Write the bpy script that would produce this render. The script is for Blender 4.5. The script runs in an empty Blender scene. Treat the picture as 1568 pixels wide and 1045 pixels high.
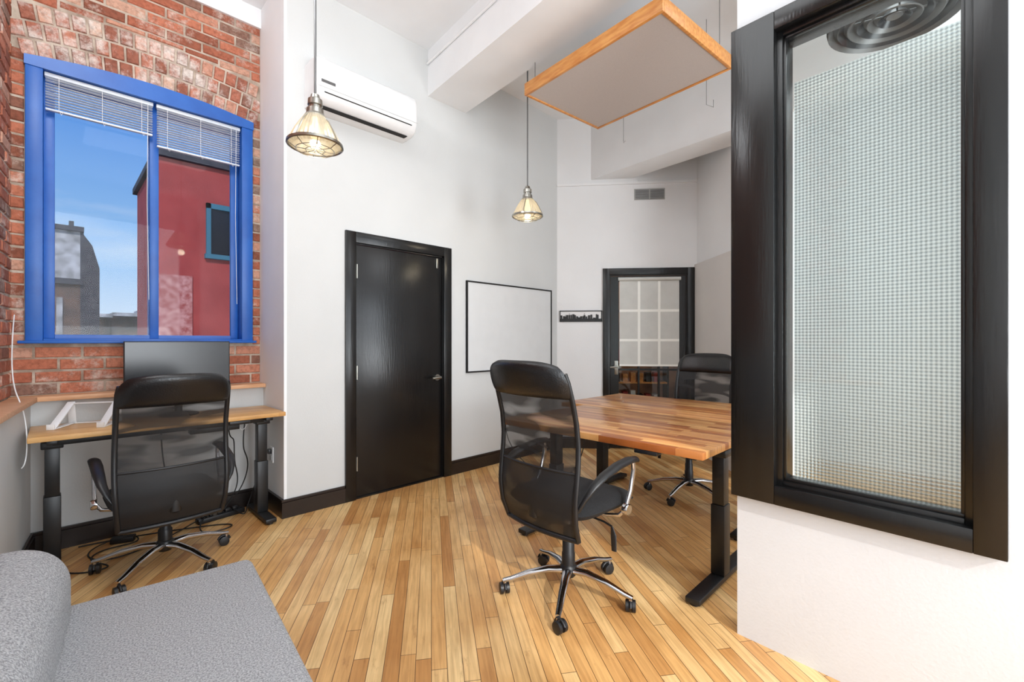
import bpy, bmesh, math, random
from mathutils import Vector, Matrix, Euler
random.seed(7)
S = bpy.context.scene
try:
    S.view_settings.view_transform = 'Standard'
    S.view_settings.look = 'None'
except Exception as e:
    print(e)

def lin(c):
    out = []
    for v in c[:3]:
        v = v / 255.0
        out.append(v / 12.92 if v <= 0.04045 else ((v + 0.055) / 1.055) ** 2.4)
    return (out[0], out[1], out[2], 1.0)

# ------------------------------------------------------------------ materials
def newmat(name):
    m = bpy.data.materials.new(name)
    m.use_nodes = True
    nt = m.node_tree
    nt.nodes.clear()
    out = nt.nodes.new('ShaderNodeOutputMaterial')
    return m, nt, out

def N(nt, t, **kw):
    n = nt.nodes.new(t)
    for k, v in kw.items():
        setattr(n, k, v)
    return n

def coords(nt, kind='Object', scale=(1, 1, 1), rot=(0, 0, 0)):
    tc = N(nt, 'ShaderNodeTexCoord')
    mp = N(nt, 'ShaderNodeMapping')
    mp.inputs['Scale'].default_value = scale
    mp.inputs['Rotation'].default_value = rot
    nt.links.new(tc.outputs[kind], mp.inputs['Vector'])
    return mp.outputs['Vector']

def mat(name, c1, c2=None, rough=0.5, metal=0.0, nscale=8, stretch=(1, 1, 1), bump=0.0, bscale=60, coat=0.0, spec=0.5, emis=None, estr=0):
    m, nt, out = newmat(name)
    p = N(nt, 'ShaderNodeBsdfPrincipled')
    nt.links.new(p.outputs[0], out.inputs[0])
    vec = coords(nt, scale=stretch)
    nz = N(nt, 'ShaderNodeTexNoise')
    nz.inputs['Scale'].default_value = nscale
    nz.inputs['Detail'].default_value = 5
    nt.links.new(vec, nz.inputs['Vector'])
    mx = N(nt, 'ShaderNodeMixRGB')
    mx.inputs[1].default_value = lin(c1)
    mx.inputs[2].default_value = lin(c2 if c2 else c1)
    rp = N(nt, 'ShaderNodeValToRGB')
    rp.color_ramp.elements[0].position = 0.35
    rp.color_ramp.elements[1].position = 0.65
    nt.links.new(nz.outputs['Fac'], rp.inputs[0])
    nt.links.new(rp.outputs[0], mx.inputs[0])
    nt.links.new(mx.outputs[0], p.inputs['Base Color'])
    p.inputs['Roughness'].default_value = rough
    p.inputs['Metallic'].default_value = metal
    p.inputs['Coat Weight'].default_value = coat
    p.inputs['Specular IOR Level'].default_value = spec
    if emis:
        p.inputs['Emission Color'].default_value = lin(emis)
        p.inputs['Emission Strength'].default_value = estr
    if bump > 0:
        n2 = N(nt, 'ShaderNodeTexNoise')
        n2.inputs['Scale'].default_value = bscale
        n2.inputs['Detail'].default_value = 4
        nt.links.new(vec, n2.inputs['Vector'])
        b = N(nt, 'ShaderNodeBump')
        b.inputs['Strength'].default_value = bump
        b.inputs['Distance'].default_value = 0.01
        nt.links.new(n2.outputs['Fac'], b.inputs['Height'])
        nt.links.new(b.outputs[0], p.inputs['Normal'])
    return m

def plankmat(name, ca, cb, cc, rot, blen, bw, gap, gapcol, rough, grain=0.35, coat=0.0, bump=0.3, scuff=0.0):
    m, nt, out = newmat(name)
    p = N(nt, 'ShaderNodeBsdfPrincipled')
    nt.links.new(p.outputs[0], out.inputs[0])
    vec = coords(nt, rot=(0, 0, rot))
    sp = N(nt, 'ShaderNodeSeparateXYZ'); nt.links.new(vec, sp.inputs[0])
    dv = N(nt, 'ShaderNodeMath', operation='DIVIDE'); dv.inputs[1].default_value = bw; nt.links.new(sp.outputs['Y'], dv.inputs[0])
    fl = N(nt, 'ShaderNodeMath', operation='FLOOR'); nt.links.new(dv.outputs[0], fl.inputs[0])
    wn = N(nt, 'ShaderNodeTexWhiteNoise', noise_dimensions='1D'); nt.links.new(fl.outputs[0], wn.inputs['W'])
    ml = N(nt, 'ShaderNodeMath', operation='MULTIPLY'); ml.inputs[1].default_value = blen * 7.0; nt.links.new(wn.outputs['Value'], ml.inputs[0])
    ad = N(nt, 'ShaderNodeMath', operation='ADD'); nt.links.new(sp.outputs['X'], ad.inputs[0]); nt.links.new(ml.outputs[0], ad.inputs[1])
    cb2 = N(nt, 'ShaderNodeCombineXYZ'); nt.links.new(ad.outputs[0], cb2.inputs['X']); nt.links.new(sp.outputs['Y'], cb2.inputs['Y'])
    bvec = cb2.outputs[0]
    br = N(nt, 'ShaderNodeTexBrick')
    br.offset = 0.0
    br.offset_frequency = 1
    br.inputs['Color1'].default_value = (0, 0, 0, 1)
    br.inputs['Color2'].default_value = (1, 1, 1, 1)
    br.inputs['Mortar'].default_value = (0.5, 0.5, 0.5, 1)
    br.inputs['Scale'].default_value = 1
    br.inputs['Mortar Size'].default_value = gap
    br.inputs['Mortar Smooth'].default_value = 0.3
    br.inputs['Bias'].default_value = 0
    br.inputs['Brick Width'].default_value = blen
    br.inputs['Row Height'].default_value = bw
    nt.links.new(bvec, br.inputs['Vector'])
    rp = N(nt, 'ShaderNodeValToRGB')
    e = rp.color_ramp.elements
    e[0].position = 0.0; e[0].color = lin(ca)
    e[1].position = 1.0; e[1].color = lin(cc)
    x = e.new(0.45); x.color = lin(cb)
    nt.links.new(br.outputs['Color'], rp.inputs[0])
    mp = N(nt, 'ShaderNodeMapping')
    mp.inputs['Scale'].default_value = (2.5, 45, 1)
    nt.links.new(bvec, mp.inputs['Vector'])
    gz = N(nt, 'ShaderNodeTexNoise')
    gz.inputs['Scale'].default_value = 1.6
    gz.inputs['Detail'].default_value = 7
    gz.inputs['Distortion'].default_value = 0.6
    nt.links.new(mp.outputs[0], gz.inputs['Vector'])
    gr = N(nt, 'ShaderNodeValToRGB')
    gr.color_ramp.elements[0].position = 0.3
    gr.color_ramp.elements[0].color = (1 - grain, 1 - grain * 1.15, 1 - grain * 1.3, 1)
    gr.color_ramp.elements[1].position = 0.62
    gr.color_ramp.elements[1].color = (1, 1, 1, 1)
    nt.links.new(gz.outputs['Fac'], gr.inputs[0])
    mu = N(nt, 'ShaderNodeMixRGB', blend_type='MULTIPLY')
    mu.inputs[0].default_value = 1
    nt.links.new(rp.outputs[0], mu.inputs[1])
    nt.links.new(gr.outputs[0], mu.inputs[2])
    lz = N(nt, 'ShaderNodeTexNoise')
    lz.inputs['Scale'].default_value = 2.3
    lz.inputs['Detail'].default_value = 6
    nt.links.new(vec, lz.inputs['Vector'])
    lr = N(nt, 'ShaderNodeValToRGB')
    lr.color_ramp.elements[0].position = 0.32
    lr.color_ramp.elements[0].color = (0.80, 0.71, 0.60, 1)
    lr.color_ramp.elements[1].position = 0.58
    lr.color_ramp.elements[1].color = (1, 1, 1, 1)
    nt.links.new(lz.outputs['Fac'], lr.inputs[0])
    m2 = N(nt, 'ShaderNodeMixRGB', blend_type='MULTIPLY')
    m2.inputs[0].default_value = 1
    nt.links.new(mu.outputs[0], m2.inputs[1])
    nt.links.new(lr.outputs[0], m2.inputs[2])
    cur = m2.outputs[0]
    if scuff > 0:
        sz = N(nt, 'ShaderNodeTexNoise'); sz.inputs['Scale'].default_value = 9; sz.inputs['Detail'].default_value = 8; sz.inputs['Roughness'].default_value = 0.75
        smp = N(nt, 'ShaderNodeMapping'); smp.inputs['Scale'].default_value = (0.7, 2.2, 1); nt.links.new(vec, smp.inputs['Vector']); nt.links.new(smp.outputs[0], sz.inputs['Vector'])
        sr = N(nt, 'ShaderNodeValToRGB')
        sr.color_ramp.elements[0].position = 0.58; sr.color_ramp.elements[0].color = (1, 1, 1, 1)
        sr.color_ramp.elements[1].position = 0.72; sr.color_ramp.elements[1].color = (1 - scuff, 1 - scuff * 1.2, 1 - scuff * 1.35, 1)
        nt.links.new(sz.outputs['Fac'], sr.inputs[0])
        m3 = N(nt, 'ShaderNodeMixRGB', blend_type='MULTIPLY'); m3.inputs[0].default_value = 1
        nt.links.new(cur, m3.inputs[1]); nt.links.new(sr.outputs[0], m3.inputs[2])
        cur = m3.outputs[0]
    gp = N(nt, 'ShaderNodeMixRGB')
    gp.inputs[2].default_value = lin(gapcol)
    nt.links.new(br.outputs['Fac'], gp.inputs[0])
    nt.links.new(cur, gp.inputs[1])
    nt.links.new(gp.outputs[0], p.inputs['Base Color'])
    p.inputs['Roughness'].default_value = rough
    p.inputs['Coat Weight'].default_value = coat
    p.inputs['Coat Roughness'].default_value = 0.2
    b = N(nt, 'ShaderNodeBump', invert=True)
    b.inputs['Strength'].default_value = bump
    b.inputs['Distance'].default_value = 0.003
    nt.links.new(br.outputs['Fac'], b.inputs['Height'])
    nt.links.new(b.outputs[0], p.inputs['Normal'])
    return m

def brickmat(name, dark, mid, light, white, wamt):
    m, nt, out = newmat(name)
    p = N(nt, 'ShaderNodeBsdfPrincipled')
    nt.links.new(p.outputs[0], out.inputs[0])
    at = N(nt, 'ShaderNodeAttribute', attribute_name='tone')
    mx = N(nt, 'ShaderNodeValToRGB')
    e = mx.color_ramp.elements
    e[0].color = lin((142, 118, 104)); e[1].color = lin((206, 168, 146))
    x = e.new(0.5); x.color = lin(mid)
    x = e.new(0.14); x.color = lin(dark)
    x = e.new(0.86); x.color = lin(light)
    nt.links.new(at.outputs['Fac'], mx.inputs[0])
    vec = coords(nt)
    nz = N(nt, 'ShaderNodeTexNoise')
    nz.inputs['Scale'].default_value = 4.5
    nz.inputs['Detail'].default_value = 11
    nz.inputs['Roughness'].default_value = 0.78
    nt.links.new(vec, nz.inputs['Vector'])
    rp = N(nt, 'ShaderNodeValToRGB')
    rp.color_ramp.elements[0].position = wamt
    rp.color_ramp.elements[1].position = wamt + 0.14
    rp.color_ramp.elements[1].color = (0.85, 0.85, 0.85, 1)
    nt.links.new(nz.outputs['Fac'], rp.inputs[0])
    mw = N(nt, 'ShaderNodeMixRGB')
    mw.inputs[2].default_value = lin(white)
    nt.links.new(rp.outputs[0], mw.inputs[0])
    nt.links.new(mx.outputs[0], mw.inputs[1])
    n3 = N(nt, 'ShaderNodeTexNoise')
    n3.inputs['Scale'].default_value = 38
    n3.inputs['Detail'].default_value = 7
    n3.inputs['Roughness'].default_value = 0.65
    nt.links.new(vec, n3.inputs['Vector'])
    r3 = N(nt, 'ShaderNodeValToRGB')
    r3.color_ramp.elements[0].position = 0.32
    r3.color_ramp.elements[0].color = (0.62, 0.60, 0.58, 1)
    r3.color_ramp.elements[1].position = 0.56
    nt.links.new(n3.outputs['Fac'], r3.inputs[0])
    mu = N(nt, 'ShaderNodeMixRGB', blend_type='MULTIPLY')
    mu.inputs[0].default_value = 1
    nt.links.new(mw.outputs[0], mu.inputs[1])
    nt.links.new(r3.outputs[0], mu.inputs[2])
    nt.links.new(mu.outputs[0], p.inputs['Base Color'])
    p.inputs['Roughness'].default_value = 0.9
    b = N(nt, 'ShaderNodeBump')
    b.inputs['Strength'].default_value = 0.7
    b.inputs['Distance'].default_value = 0.008
    nt.links.new(n3.outputs['Fac'], b.inputs['Height'])
    nt.links.new(b.outputs[0], p.inputs['Normal'])
    return m

def thinglass(name, tint=(1, 1, 1), refl=0.08):
    m, nt, out = newmat(name)
    t = N(nt, 'ShaderNodeBsdfTransparent')
    t.inputs[0].default_value = (*tint, 1)
    g = N(nt, 'ShaderNodeBsdfGlossy')
    g.inputs['Roughness'].default_value = 0.02
    mx = N(nt, 'ShaderNodeMixShader')
    mx.inputs[0].default_value = refl
    nt.links.new(t.outputs[0], mx.inputs[1])
    nt.links.new(g.outputs[0], mx.inputs[2])
    nt.links.new(mx.outputs[0], out.inputs[0])
    return m

def meshfabric(name, lo, hi):
    m, nt, out = newmat(name)
    t = N(nt, 'ShaderNodeBsdfTransparent')
    p = N(nt, 'ShaderNodeBsdfPrincipled')
    p.inputs['Base Color'].default_value = lin((20, 20, 22))
    p.inputs['Roughness'].default_value = 0.6
    vec = coords(nt, scale=(0.35, 0.1, 1.3))
    nz = N(nt, 'ShaderNodeTexNoise')
    nz.inputs['Scale'].default_value = 14
    nz.inputs['Detail'].default_value = 0
    nz.inputs['Distortion'].default_value = 0.8
    nt.links.new(vec, nz.inputs['Vector'])
    mr = N(nt, 'ShaderNodeMapRange')
    mr.inputs['From Min'].default_value = 0.38
    mr.inputs['From Max'].default_value = 0.62
    mr.inputs['To Min'].default_value = lo
    mr.inputs['To Max'].default_value = hi
    nt.links.new(nz.outputs['Fac'], mr.inputs['Value'])
    mx = N(nt, 'ShaderNodeMixShader')
    nt.links.new(mr.outputs[0], mx.inputs[0])
    nt.links.new(t.outputs[0], mx.inputs[1])
    nt.links.new(p.outputs[0], mx.inputs[2])
    nt.links.new(mx.outputs[0], out.inputs[0])
    return m

def emitmat(name, col, s):
    m, nt, out = newmat(name)
    e = N(nt, 'ShaderNodeEmission')
    e.inputs[0].default_value = lin(col)
    e.inputs[1].default_value = s
    nt.links.new(e.outputs[0], out.inputs[0])
    return m

M = {}
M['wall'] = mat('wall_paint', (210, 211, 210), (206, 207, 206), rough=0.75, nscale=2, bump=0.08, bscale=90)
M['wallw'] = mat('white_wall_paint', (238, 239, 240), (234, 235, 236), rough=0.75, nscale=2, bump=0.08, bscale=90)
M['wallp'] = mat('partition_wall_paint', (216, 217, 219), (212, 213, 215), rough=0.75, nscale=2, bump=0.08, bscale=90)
M['wall2'] = mat('lower_wall_paint', (222, 219, 216), (217, 214, 211), rough=0.75, nscale=2)  # slightly darker, warmer tone for the lower side wall
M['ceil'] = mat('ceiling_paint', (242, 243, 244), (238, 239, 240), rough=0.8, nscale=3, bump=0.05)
M['floor'] = plankmat('maple_strip_floor', (196, 140, 80), (226, 176, 112), (240, 204, 146), math.radians(-55), 0.95, 0.060, 0.0014, (84, 52, 26), 0.42, grain=0.28, coat=0.05, scuff=0.36)
M['butcher'] = plankmat('butcher_block', (164, 94, 46), (206, 140, 80), (232, 178, 114), 0, 0.42, 0.045, 0.0007, (118, 66, 30), 0.30, grain=0.34, coat=0.15, bump=0.05)
M['birch'] = plankmat('birch_desktop', (214, 162, 100), (226, 178, 116), (236, 192, 132), 0, 0.6, 0.06, 0.0004, (190, 138, 80), 0.35, grain=0.2, bump=0.05)
M['ledge'] = mat('ledge_wood', (224, 176, 136), (208, 154, 112), rough=0.45, nscale=3, stretch=(3, 20, 20))
M['brick'] = brickmat('red_brick', (140, 82, 62), (178, 104, 78), (198, 124, 96), (216, 202, 190), 0.52)
M['brickarch'] = brickmat('arch_brick', (146, 90, 72), (178, 110, 88), (200, 134, 110), (228, 220, 212), 0.455)
M['mortar'] = mat('mortar', (200, 186, 170), (150, 132, 116), rough=0.95, nscale=10, bump=0.6, bscale=70)
M['blue'] = mat('blue_paint', (28, 88, 172), (36, 100, 186), rough=0.4, nscale=5, bump=0.05)
M['black'] = mat('black_gloss_paint', (15, 15, 16), (21, 21, 21), rough=0.25, nscale=3, stretch=(9, 9, 0.8), bump=0.09, bscale=12)
M['base'] = mat('baseboard_paint', (30, 24, 22), (40, 31, 27), rough=0.3, nscale=4)
M['blackm'] = mat('black_metal', (18, 18, 19), (24, 24, 25), rough=0.4, nscale=10)
M['plastic'] = mat('black_plastic', (20, 20, 22), (26, 26, 28), rough=0.42, nscale=10)
M['leather'] = mat('black_leather', (16, 16, 18), (24, 24, 26), rough=0.3, nscale=6, bump=0.15, bscale=160)
M['seatfab'] = mat('black_seat_fabric', (16, 16, 17), (28, 28, 30), rough=0.9, nscale=120, bump=0.3, bscale=300)
M['mesh'] = meshfabric('chair_mesh', 0.52, 0.90)
M['meshd'] = meshfabric('chair_mesh_dense', 0.93, 0.985)
M['chrome'] = mat('chrome', (205, 205, 208), (195, 195, 200), rough=0.12, metal=1.0)
M['steel'] = mat('brushed_steel', (170, 168, 160), (150, 148, 142), rough=0.28, metal=1.0, nscale=20)
M['greymetal'] = mat('grey_metal', (120, 120, 120), (105, 105, 105), rough=0.4, metal=0.6)
M['white'] = mat('white_plastic', (238, 238, 238), (232, 232, 232), rough=0.35)
M['slat'] = mat('blind_slat', (226, 232, 238), (214, 222, 232), rough=0.35)
M['screen'] = mat('monitor_screen', (30, 32, 36), (34, 36, 40), rough=0.25)
M['fabric'] = mat('grey_tweed', (188, 188, 189), (128, 128, 130), rough=0.95, nscale=230, bump=0.5, bscale=260)
M['board'] = mat('whiteboard_surface', (220, 221, 221), (217, 218, 218), rough=0.18)
M['oak'] = mat('panel_oak', (228, 164, 92), (206, 132, 64), rough=0.4, nscale=4, stretch=(10, 2, 10))
M['panel'] = mat('panel_fabric', (200, 191, 186), (194, 185, 180), rough=0.95, nscale=200)
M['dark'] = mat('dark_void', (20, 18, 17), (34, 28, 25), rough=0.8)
M['vent'] = mat('vent_grey', (178, 178, 176), (172, 172, 170), rough=0.5)
M['shade'] = mat('roller_shade', (216, 217, 213), (209, 210, 206), rough=0.8)
M['glowstrip'] = mat('shade_glow_strip', (246, 246, 241), rough=0.8, emis=(255, 255, 248), estr=0.05)  # pale, faintly glowing strips imitate light coming through the shade
M['glass'] = thinglass('window_glass', (0.98, 0.99, 1.0), 0.008)
M['glassin'] = thinglass('interior_glass', (0.95, 0.98, 0.97), 0.03)
M['redwall'] = mat('red_stucco', (180, 74, 70), (164, 62, 60), rough=0.85, nscale=3, bump=0.2)
M['redwall2'] = mat('old_red_brick', (170, 84, 80), (210, 150, 145), rough=0.9, nscale=14)
M['hall'] = mat('hall_wall', (150, 110, 86), (90, 60, 46), rough=0.9, nscale=4)
M['teal'] = mat('teal_frame', (60, 120, 140), rough=0.5)
M['rooflt'] = mat('snowy_roof', (206, 206, 206), (140, 138, 136), rough=0.9, nscale=5)
M['slate'] = mat('slate_roof', (52, 52, 60), (78, 76, 80), rough=0.8, nscale=6)
M['tan'] = mat('distant_walls', (120, 96, 82), (92, 76, 68), rough=0.9, nscale=4)
M['ground'] = mat('street_ground', (120, 120, 118), (100, 100, 98), rough=0.95)
M['bulb'] = emitmat('warm_bulb', (255, 226, 180), 3)
M['cord'] = mat('cable_black', (18, 18, 18), rough=0.5)
M['cordw'] = mat('cable_white', (228, 228, 228), rough=0.5)

def filmmat():
    m, nt, out = newmat('grid_privacy_glass')
    vec = coords(nt)
    sx = N(nt, 'ShaderNodeSeparateXYZ')
    nt.links.new(vec, sx.inputs[0])
    def wave(sock):
        a = N(nt, 'ShaderNodeMath', operation='MULTIPLY'); a.inputs[1].default_value = 2 * math.pi / 0.0125
        nt.links.new(sock, a.inputs[0])
        s = N(nt, 'ShaderNodeMath', operation='SINE'); nt.links.new(a.outputs[0], s.inputs[0])
        return s.outputs[0]
    w1 = wave(sx.outputs['X']); w2 = wave(sx.outputs['Z'])
    mul = N(nt, 'ShaderNodeMath', operation='ADD')
    nt.links.new(w1, mul.inputs[0]); nt.links.new(w2, mul.inputs[1])
    mr = N(nt, 'ShaderNodeMapRange')
    mr.inputs['From Min'].default_value = -2; mr.inputs['From Max'].default_value = 2
    nt.links.new(mul.outputs[0], mr.inputs['Value'])
    b = N(nt, 'ShaderNodeBump'); b.inputs['Strength'].default_value = 0.8; b.inputs['Distance'].default_value = 0.003
    nt.links.new(mr.outputs[0], b.inputs['Height'])
    ramp = N(nt, 'ShaderNodeValToRGB')
    ramp.color_ramp.elements[0].position = 0.1
    ramp.color_ramp.elements[0].color = (0.34, 0.39, 0.40, 1)
    ramp.color_ramp.elements[1].position = 0.8
    ramp.color_ramp.elements[1].color = (0.90, 0.95, 0.95, 1)
    nt.links.new(mr.outputs[0], ramp.inputs[0])
    tr = N(nt, 'ShaderNodeBsdfTranslucent'); nt.links.new(ramp.outputs[0], tr.inputs[0])
    gl = N(nt, 'ShaderNodeBsdfRefraction'); gl.inputs['IOR'].default_value = 1.1; gl.inputs['Roughness'].default_value = 0.2
    nt.links.new(ramp.outputs[0], gl.inputs[0]); nt.links.new(b.outputs[0], gl.inputs['Normal'])
    m1 = N(nt, 'ShaderNodeMixShader'); m1.inputs[0].default_value = 0.85
    nt.links.new(tr.outputs[0], m1.inputs[1]); nt.links.new(gl.outputs[0], m1.inputs[2])
    g2 = N(nt, 'ShaderNodeBsdfGlossy'); g2.inputs['Roughness'].default_value = 0.25
    nt.links.new(b.outputs[0], g2.inputs['Normal'])
    m2 = N(nt, 'ShaderNodeMixShader'); m2.inputs[0].default_value = 0.12
    nt.links.new(m1.outputs[0], m2.inputs[1]); nt.links.new(g2.outputs[0], m2.inputs[2])
    nt.links.new(m2.outputs[0], out.inputs[0])
    return m
M['film'] = filmmat()

def shademat():
    m, nt, out = newmat('prismatic_glass')
    tr = N(nt, 'ShaderNodeBsdfTranslucent'); tr.inputs[0].default_value = lin((250, 240, 215))
    df = N(nt, 'ShaderNodeBsdfDiffuse'); df.inputs[0].default_value = lin((235, 228, 205))
    tp = N(nt, 'ShaderNodeBsdfTransparent'); tp.inputs[0].default_value = (0.95, 0.92, 0.85, 1)
    gl = N(nt, 'ShaderNodeBsdfGlossy'); gl.inputs['Roughness'].default_value = 0.1
    a0 = N(nt, 'ShaderNodeMixShader'); a0.inputs[0].default_value = 0.5
    nt.links.new(tr.outputs[0], a0.inputs[1]); nt.links.new(df.outputs[0], a0.inputs[2])
    a = N(nt, 'ShaderNodeMixShader'); a.inputs[0].default_value = 0.35
    nt.links.new(a0.outputs[0], a.inputs[1]); nt.links.new(tp.outputs[0], a.inputs[2])
    b = N(nt, 'ShaderNodeMixShader'); b.inputs[0].default_value = 0.22
    nt.links.new(a.outputs[0], b.inputs[1]); nt.links.new(gl.outputs[0], b.inputs[2])
    nt.links.new(b.outputs[0], out.inputs[0])
    return m
M['pshade'] = shademat()

# ------------------------------------------------------------------ builder
class B:
    def __init__(self):
        self.v = []; self.f = []; self.m = []; self.mats = []; self.tone = []
    def mi(self, k):
        if k not in self.mats: self.mats.append(k)
        return self.mats.index(k)
    def add(self, vs, fs, k, tone=0.5):
        o = len(self.v)
        self.v += [tuple(x) for x in vs]
        i = self.mi(k)
        for f in fs:
            self.f.append([a + o for a in f]); self.m.append(i); self.tone.append(tone)
    def box(self, x0, x1, y0, y1, z0, z1, k, bev=0.0, seg=2, mtx=None, tone=0.5):
        if bev <= 0:
            vs = [(x, y, z) for x in (x0, x1) for y in (y0, y1) for z in (z0, z1)]
            fs = [(0, 1, 3, 2), (4, 6, 7, 5), (0, 4, 5, 1), (2, 3, 7, 6), (0, 2, 6, 4), (1, 5, 7, 3)]
        else:
            bm = bmesh.new()
            bmesh.ops.create_cube(bm, size=1)
            for v in bm.verts:
                v.co = Vector(((x0 + x1) / 2 + v.co.x * (x1 - x0), (y0 + y1) / 2 + v.co.y * (y1 - y0), (z0 + z1) / 2 + v.co.z * (z1 - z0)))
            bmesh.ops.bevel(bm, geom=list(bm.edges), offset=bev, segments=seg, profile=0.5, affect='EDGES')
            bm.verts.ensure_lookup_table()
            vs = [v.co.copy() for v in bm.verts]
            fs = [[v.index for v in f.verts] for f in bm.faces]
            bm.free()
        if mtx is not None: vs = [mtx @ Vector(v) for v in vs]
        self.add(vs, fs, k, tone)
    def prism(self, pts, z0, z1, k):
        n = len(pts)
        a = sum(pts[i][0] * pts[(i + 1) % n][1] - pts[(i + 1) % n][0] * pts[i][1] for i in range(n))
        if a < 0: pts = pts[::-1]
        vs = [(p[0], p[1], z0) for p in pts] + [(p[0], p[1], z1) for p in pts]
        fs = [list(range(n))[::-1], list(range(n, 2 * n))]
        for i in range(n):
            j = (i + 1) % n
            fs.append([i, j, n + j, n + i])
        self.add(vs, fs, k)
    def tube(self, path, r, k, seg=10, flat=1.0, up=None, cap=True):
        path = [Vector(p) for p in path]
        n = len(path)
        rs = r if isinstance(r, (list, tuple)) else [r] * n
        vs = []; fs = []
        ref = Vector(up) if up else None
        for i, p in enumerate(path):
            t = (path[min(i + 1, n - 1)] - path[max(i - 1, 0)])
            t = t.normalized() if t.length > 1e-9 else Vector((0, 0, 1))
            if ref is None:
                ref = Vector((0, 0, 1)) if abs(t.z) < 0.9 else Vector((1, 0, 0))
            s = t.cross(ref)
            if s.length < 1e-5: s = t.cross(Vector((0.3, 1, 0.2)))
            s.normalize()
            u = s.cross(t).normalized()
            if not up: ref = u
            for q in range(seg):
                a = 2 * math.pi * q / seg
                vs.append(p + s * math.cos(a) * rs[i] + u * math.sin(a) * rs[i] * flat)
        for i in range(n - 1):
            for q in range(seg):
                q2 = (q + 1) % seg
                fs.append((i * seg + q, i * seg + q2, (i + 1) * seg + q2, (i + 1) * seg + q))
        if cap:
            fs.append(list(range(seg))[::-1])
            fs.append([(n - 1) * seg + q for q in range(seg)])
        self.add(vs, fs, k)
    def lathe(self, prof, c, k, seg=32, rib=0.0, nr=0, axis='Z'):
        vs = []; fs = []
        n = len(prof)
        for (r, z) in prof:
            for q in range(seg):
                a = 2 * math.pi * q / seg
                rr = r * (1 + rib * (1 if q % 2 else -1))
                x, y, h = rr * math.cos(a), rr * math.sin(a), z
                if axis == 'Z': vs.append((c[0] + x, c[1] + y, c[2] + h))
                elif axis == 'X': vs.append((c[0] + h, c[1] + x, c[2] + y))
                else: vs.append((c[0] + x, c[1] + h, c[2] + y))
        for i in range(n - 1):
            for q in range(seg):
                q2 = (q + 1) % seg
                fs.append((i * seg + q, i * seg + q2, (i + 1) * seg + q2, (i + 1) * seg + q))
        self.add(vs, fs, k)
    def sheet(self, fn, nu, nv, k):
        vs = [fn(i / nu, j / nv) for i in range(nu + 1) for j in range(nv + 1)]
        fs = [(i * (nv + 1) + j, (i + 1) * (nv + 1) + j, (i + 1) * (nv + 1) + j + 1, i * (nv + 1) + j + 1) for i in range(nu) for j in range(nv)]
        self.add(vs, fs, k)
    def build(self, name, loc=(0, 0, 0), rz=0.0, smooth=True, angle=35, fixn=False):
        me = bpy.data.meshes.new(name)
        me.from_pydata(self.v, [], self.f)
        for k in self.mats: me.materials.append(M[k])
        me.polygons.foreach_set('material_index', self.m)
        at = me.attributes.new('tone', 'FLOAT', 'FACE')
        at.data.foreach_set('value', self.tone)
        if fixn:
            bm = bmesh.new(); bm.from_mesh(me)
            bmesh.ops.recalc_face_normals(bm, faces=bm.faces)
            bm.to_mesh(me); bm.free()
        if smooth:
            me.polygons.foreach_set('use_smooth', [True] * len(me.polygons))
            try: me.set_sharp_from_angle(angle=math.radians(angle))
            except Exception: pass
        me.update()
        ob = bpy.data.objects.new(name, me)
        ob.location = loc
        ob.rotation_euler = (0, 0, rz)
        S.collection.objects.link(ob)
        return ob

def wall_into(b, p0, p1, t, z0, z1, k, openings=()):
    p0 = Vector(p0); p1 = Vector(p1)
    L = (p1 - p0).length; d = (p1 - p0) / L; n = Vector((-d.y, d.x)) * t
    def seg(s0, s1, a, c):
        if s1 - s0 < 1e-4 or c - a < 1e-4: return
        A = p0 + d * s0; Bq = p0 + d * s1
        b.prism([tuple(A), tuple(Bq), tuple(Bq + n), tuple(A + n)], a, c, k)
    s = 0
    for (a, c, e, f) in sorted(openings):
        seg(s, a, z0, z1); seg(a, c, z0, e); seg(a, c, f, z1); s = c
    seg(s, L, z0, z1)

def wall(name, p0, p1, t, z0, z1, k='wall', openings=()):
    b = B(); wall_into(b, p0, p1, t, z0, z1, k, openings)
    return b.build(name, smooth=False)

CH = 3.85
# ------------------------------------------------------------------ shell
b = B(); b.prism([(-1.2, -2.4), (6.8, -2.4), (6.8, 4.2), (-1.2, 4.2)], -0.15, 0, 'floor'); b.build('floor', smooth=False)
b = B(); b.prism([(-1.2, -2.4), (6.8, -2.4), (6.8, 4.25), (-1.2, 4.25)], CH, CH + 0.2, 'ceil'); b.build('ceiling', smooth=False)

YD = 3.42
b = B()
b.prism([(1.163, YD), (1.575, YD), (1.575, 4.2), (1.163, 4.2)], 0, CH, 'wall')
b.prism([(1.143, YD), (1.163, YD), (1.163, 4.2), (1.143, 4.2)], 0, CH, 'ceil')  # whiter slab paints the window light onto the column side
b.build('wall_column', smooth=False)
DX0, DX1, DH = 1.587, 2.607, 2.11
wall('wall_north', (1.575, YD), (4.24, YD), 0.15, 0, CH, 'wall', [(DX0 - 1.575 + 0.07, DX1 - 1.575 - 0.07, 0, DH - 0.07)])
FA = Vector((4.168, 3.42)); FB = Vector((5.17, 2.19))
FL = (FB - FA).length; FD = (FB - FA) / FL; FR = math.atan2(FD.y, FD.x)
F0, FW, FH = 0.528, 1.026, 2.09
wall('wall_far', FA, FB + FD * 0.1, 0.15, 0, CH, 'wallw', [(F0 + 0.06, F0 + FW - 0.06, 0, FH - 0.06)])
C1 = Vector((4.2, 1.16))
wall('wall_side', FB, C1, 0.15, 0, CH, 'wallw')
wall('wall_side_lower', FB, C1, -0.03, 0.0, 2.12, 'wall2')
wall('wall_next_room', (4.25, 1.02), (5.7, 1.02), 0.12, 0, CH, 'wallw')
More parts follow.
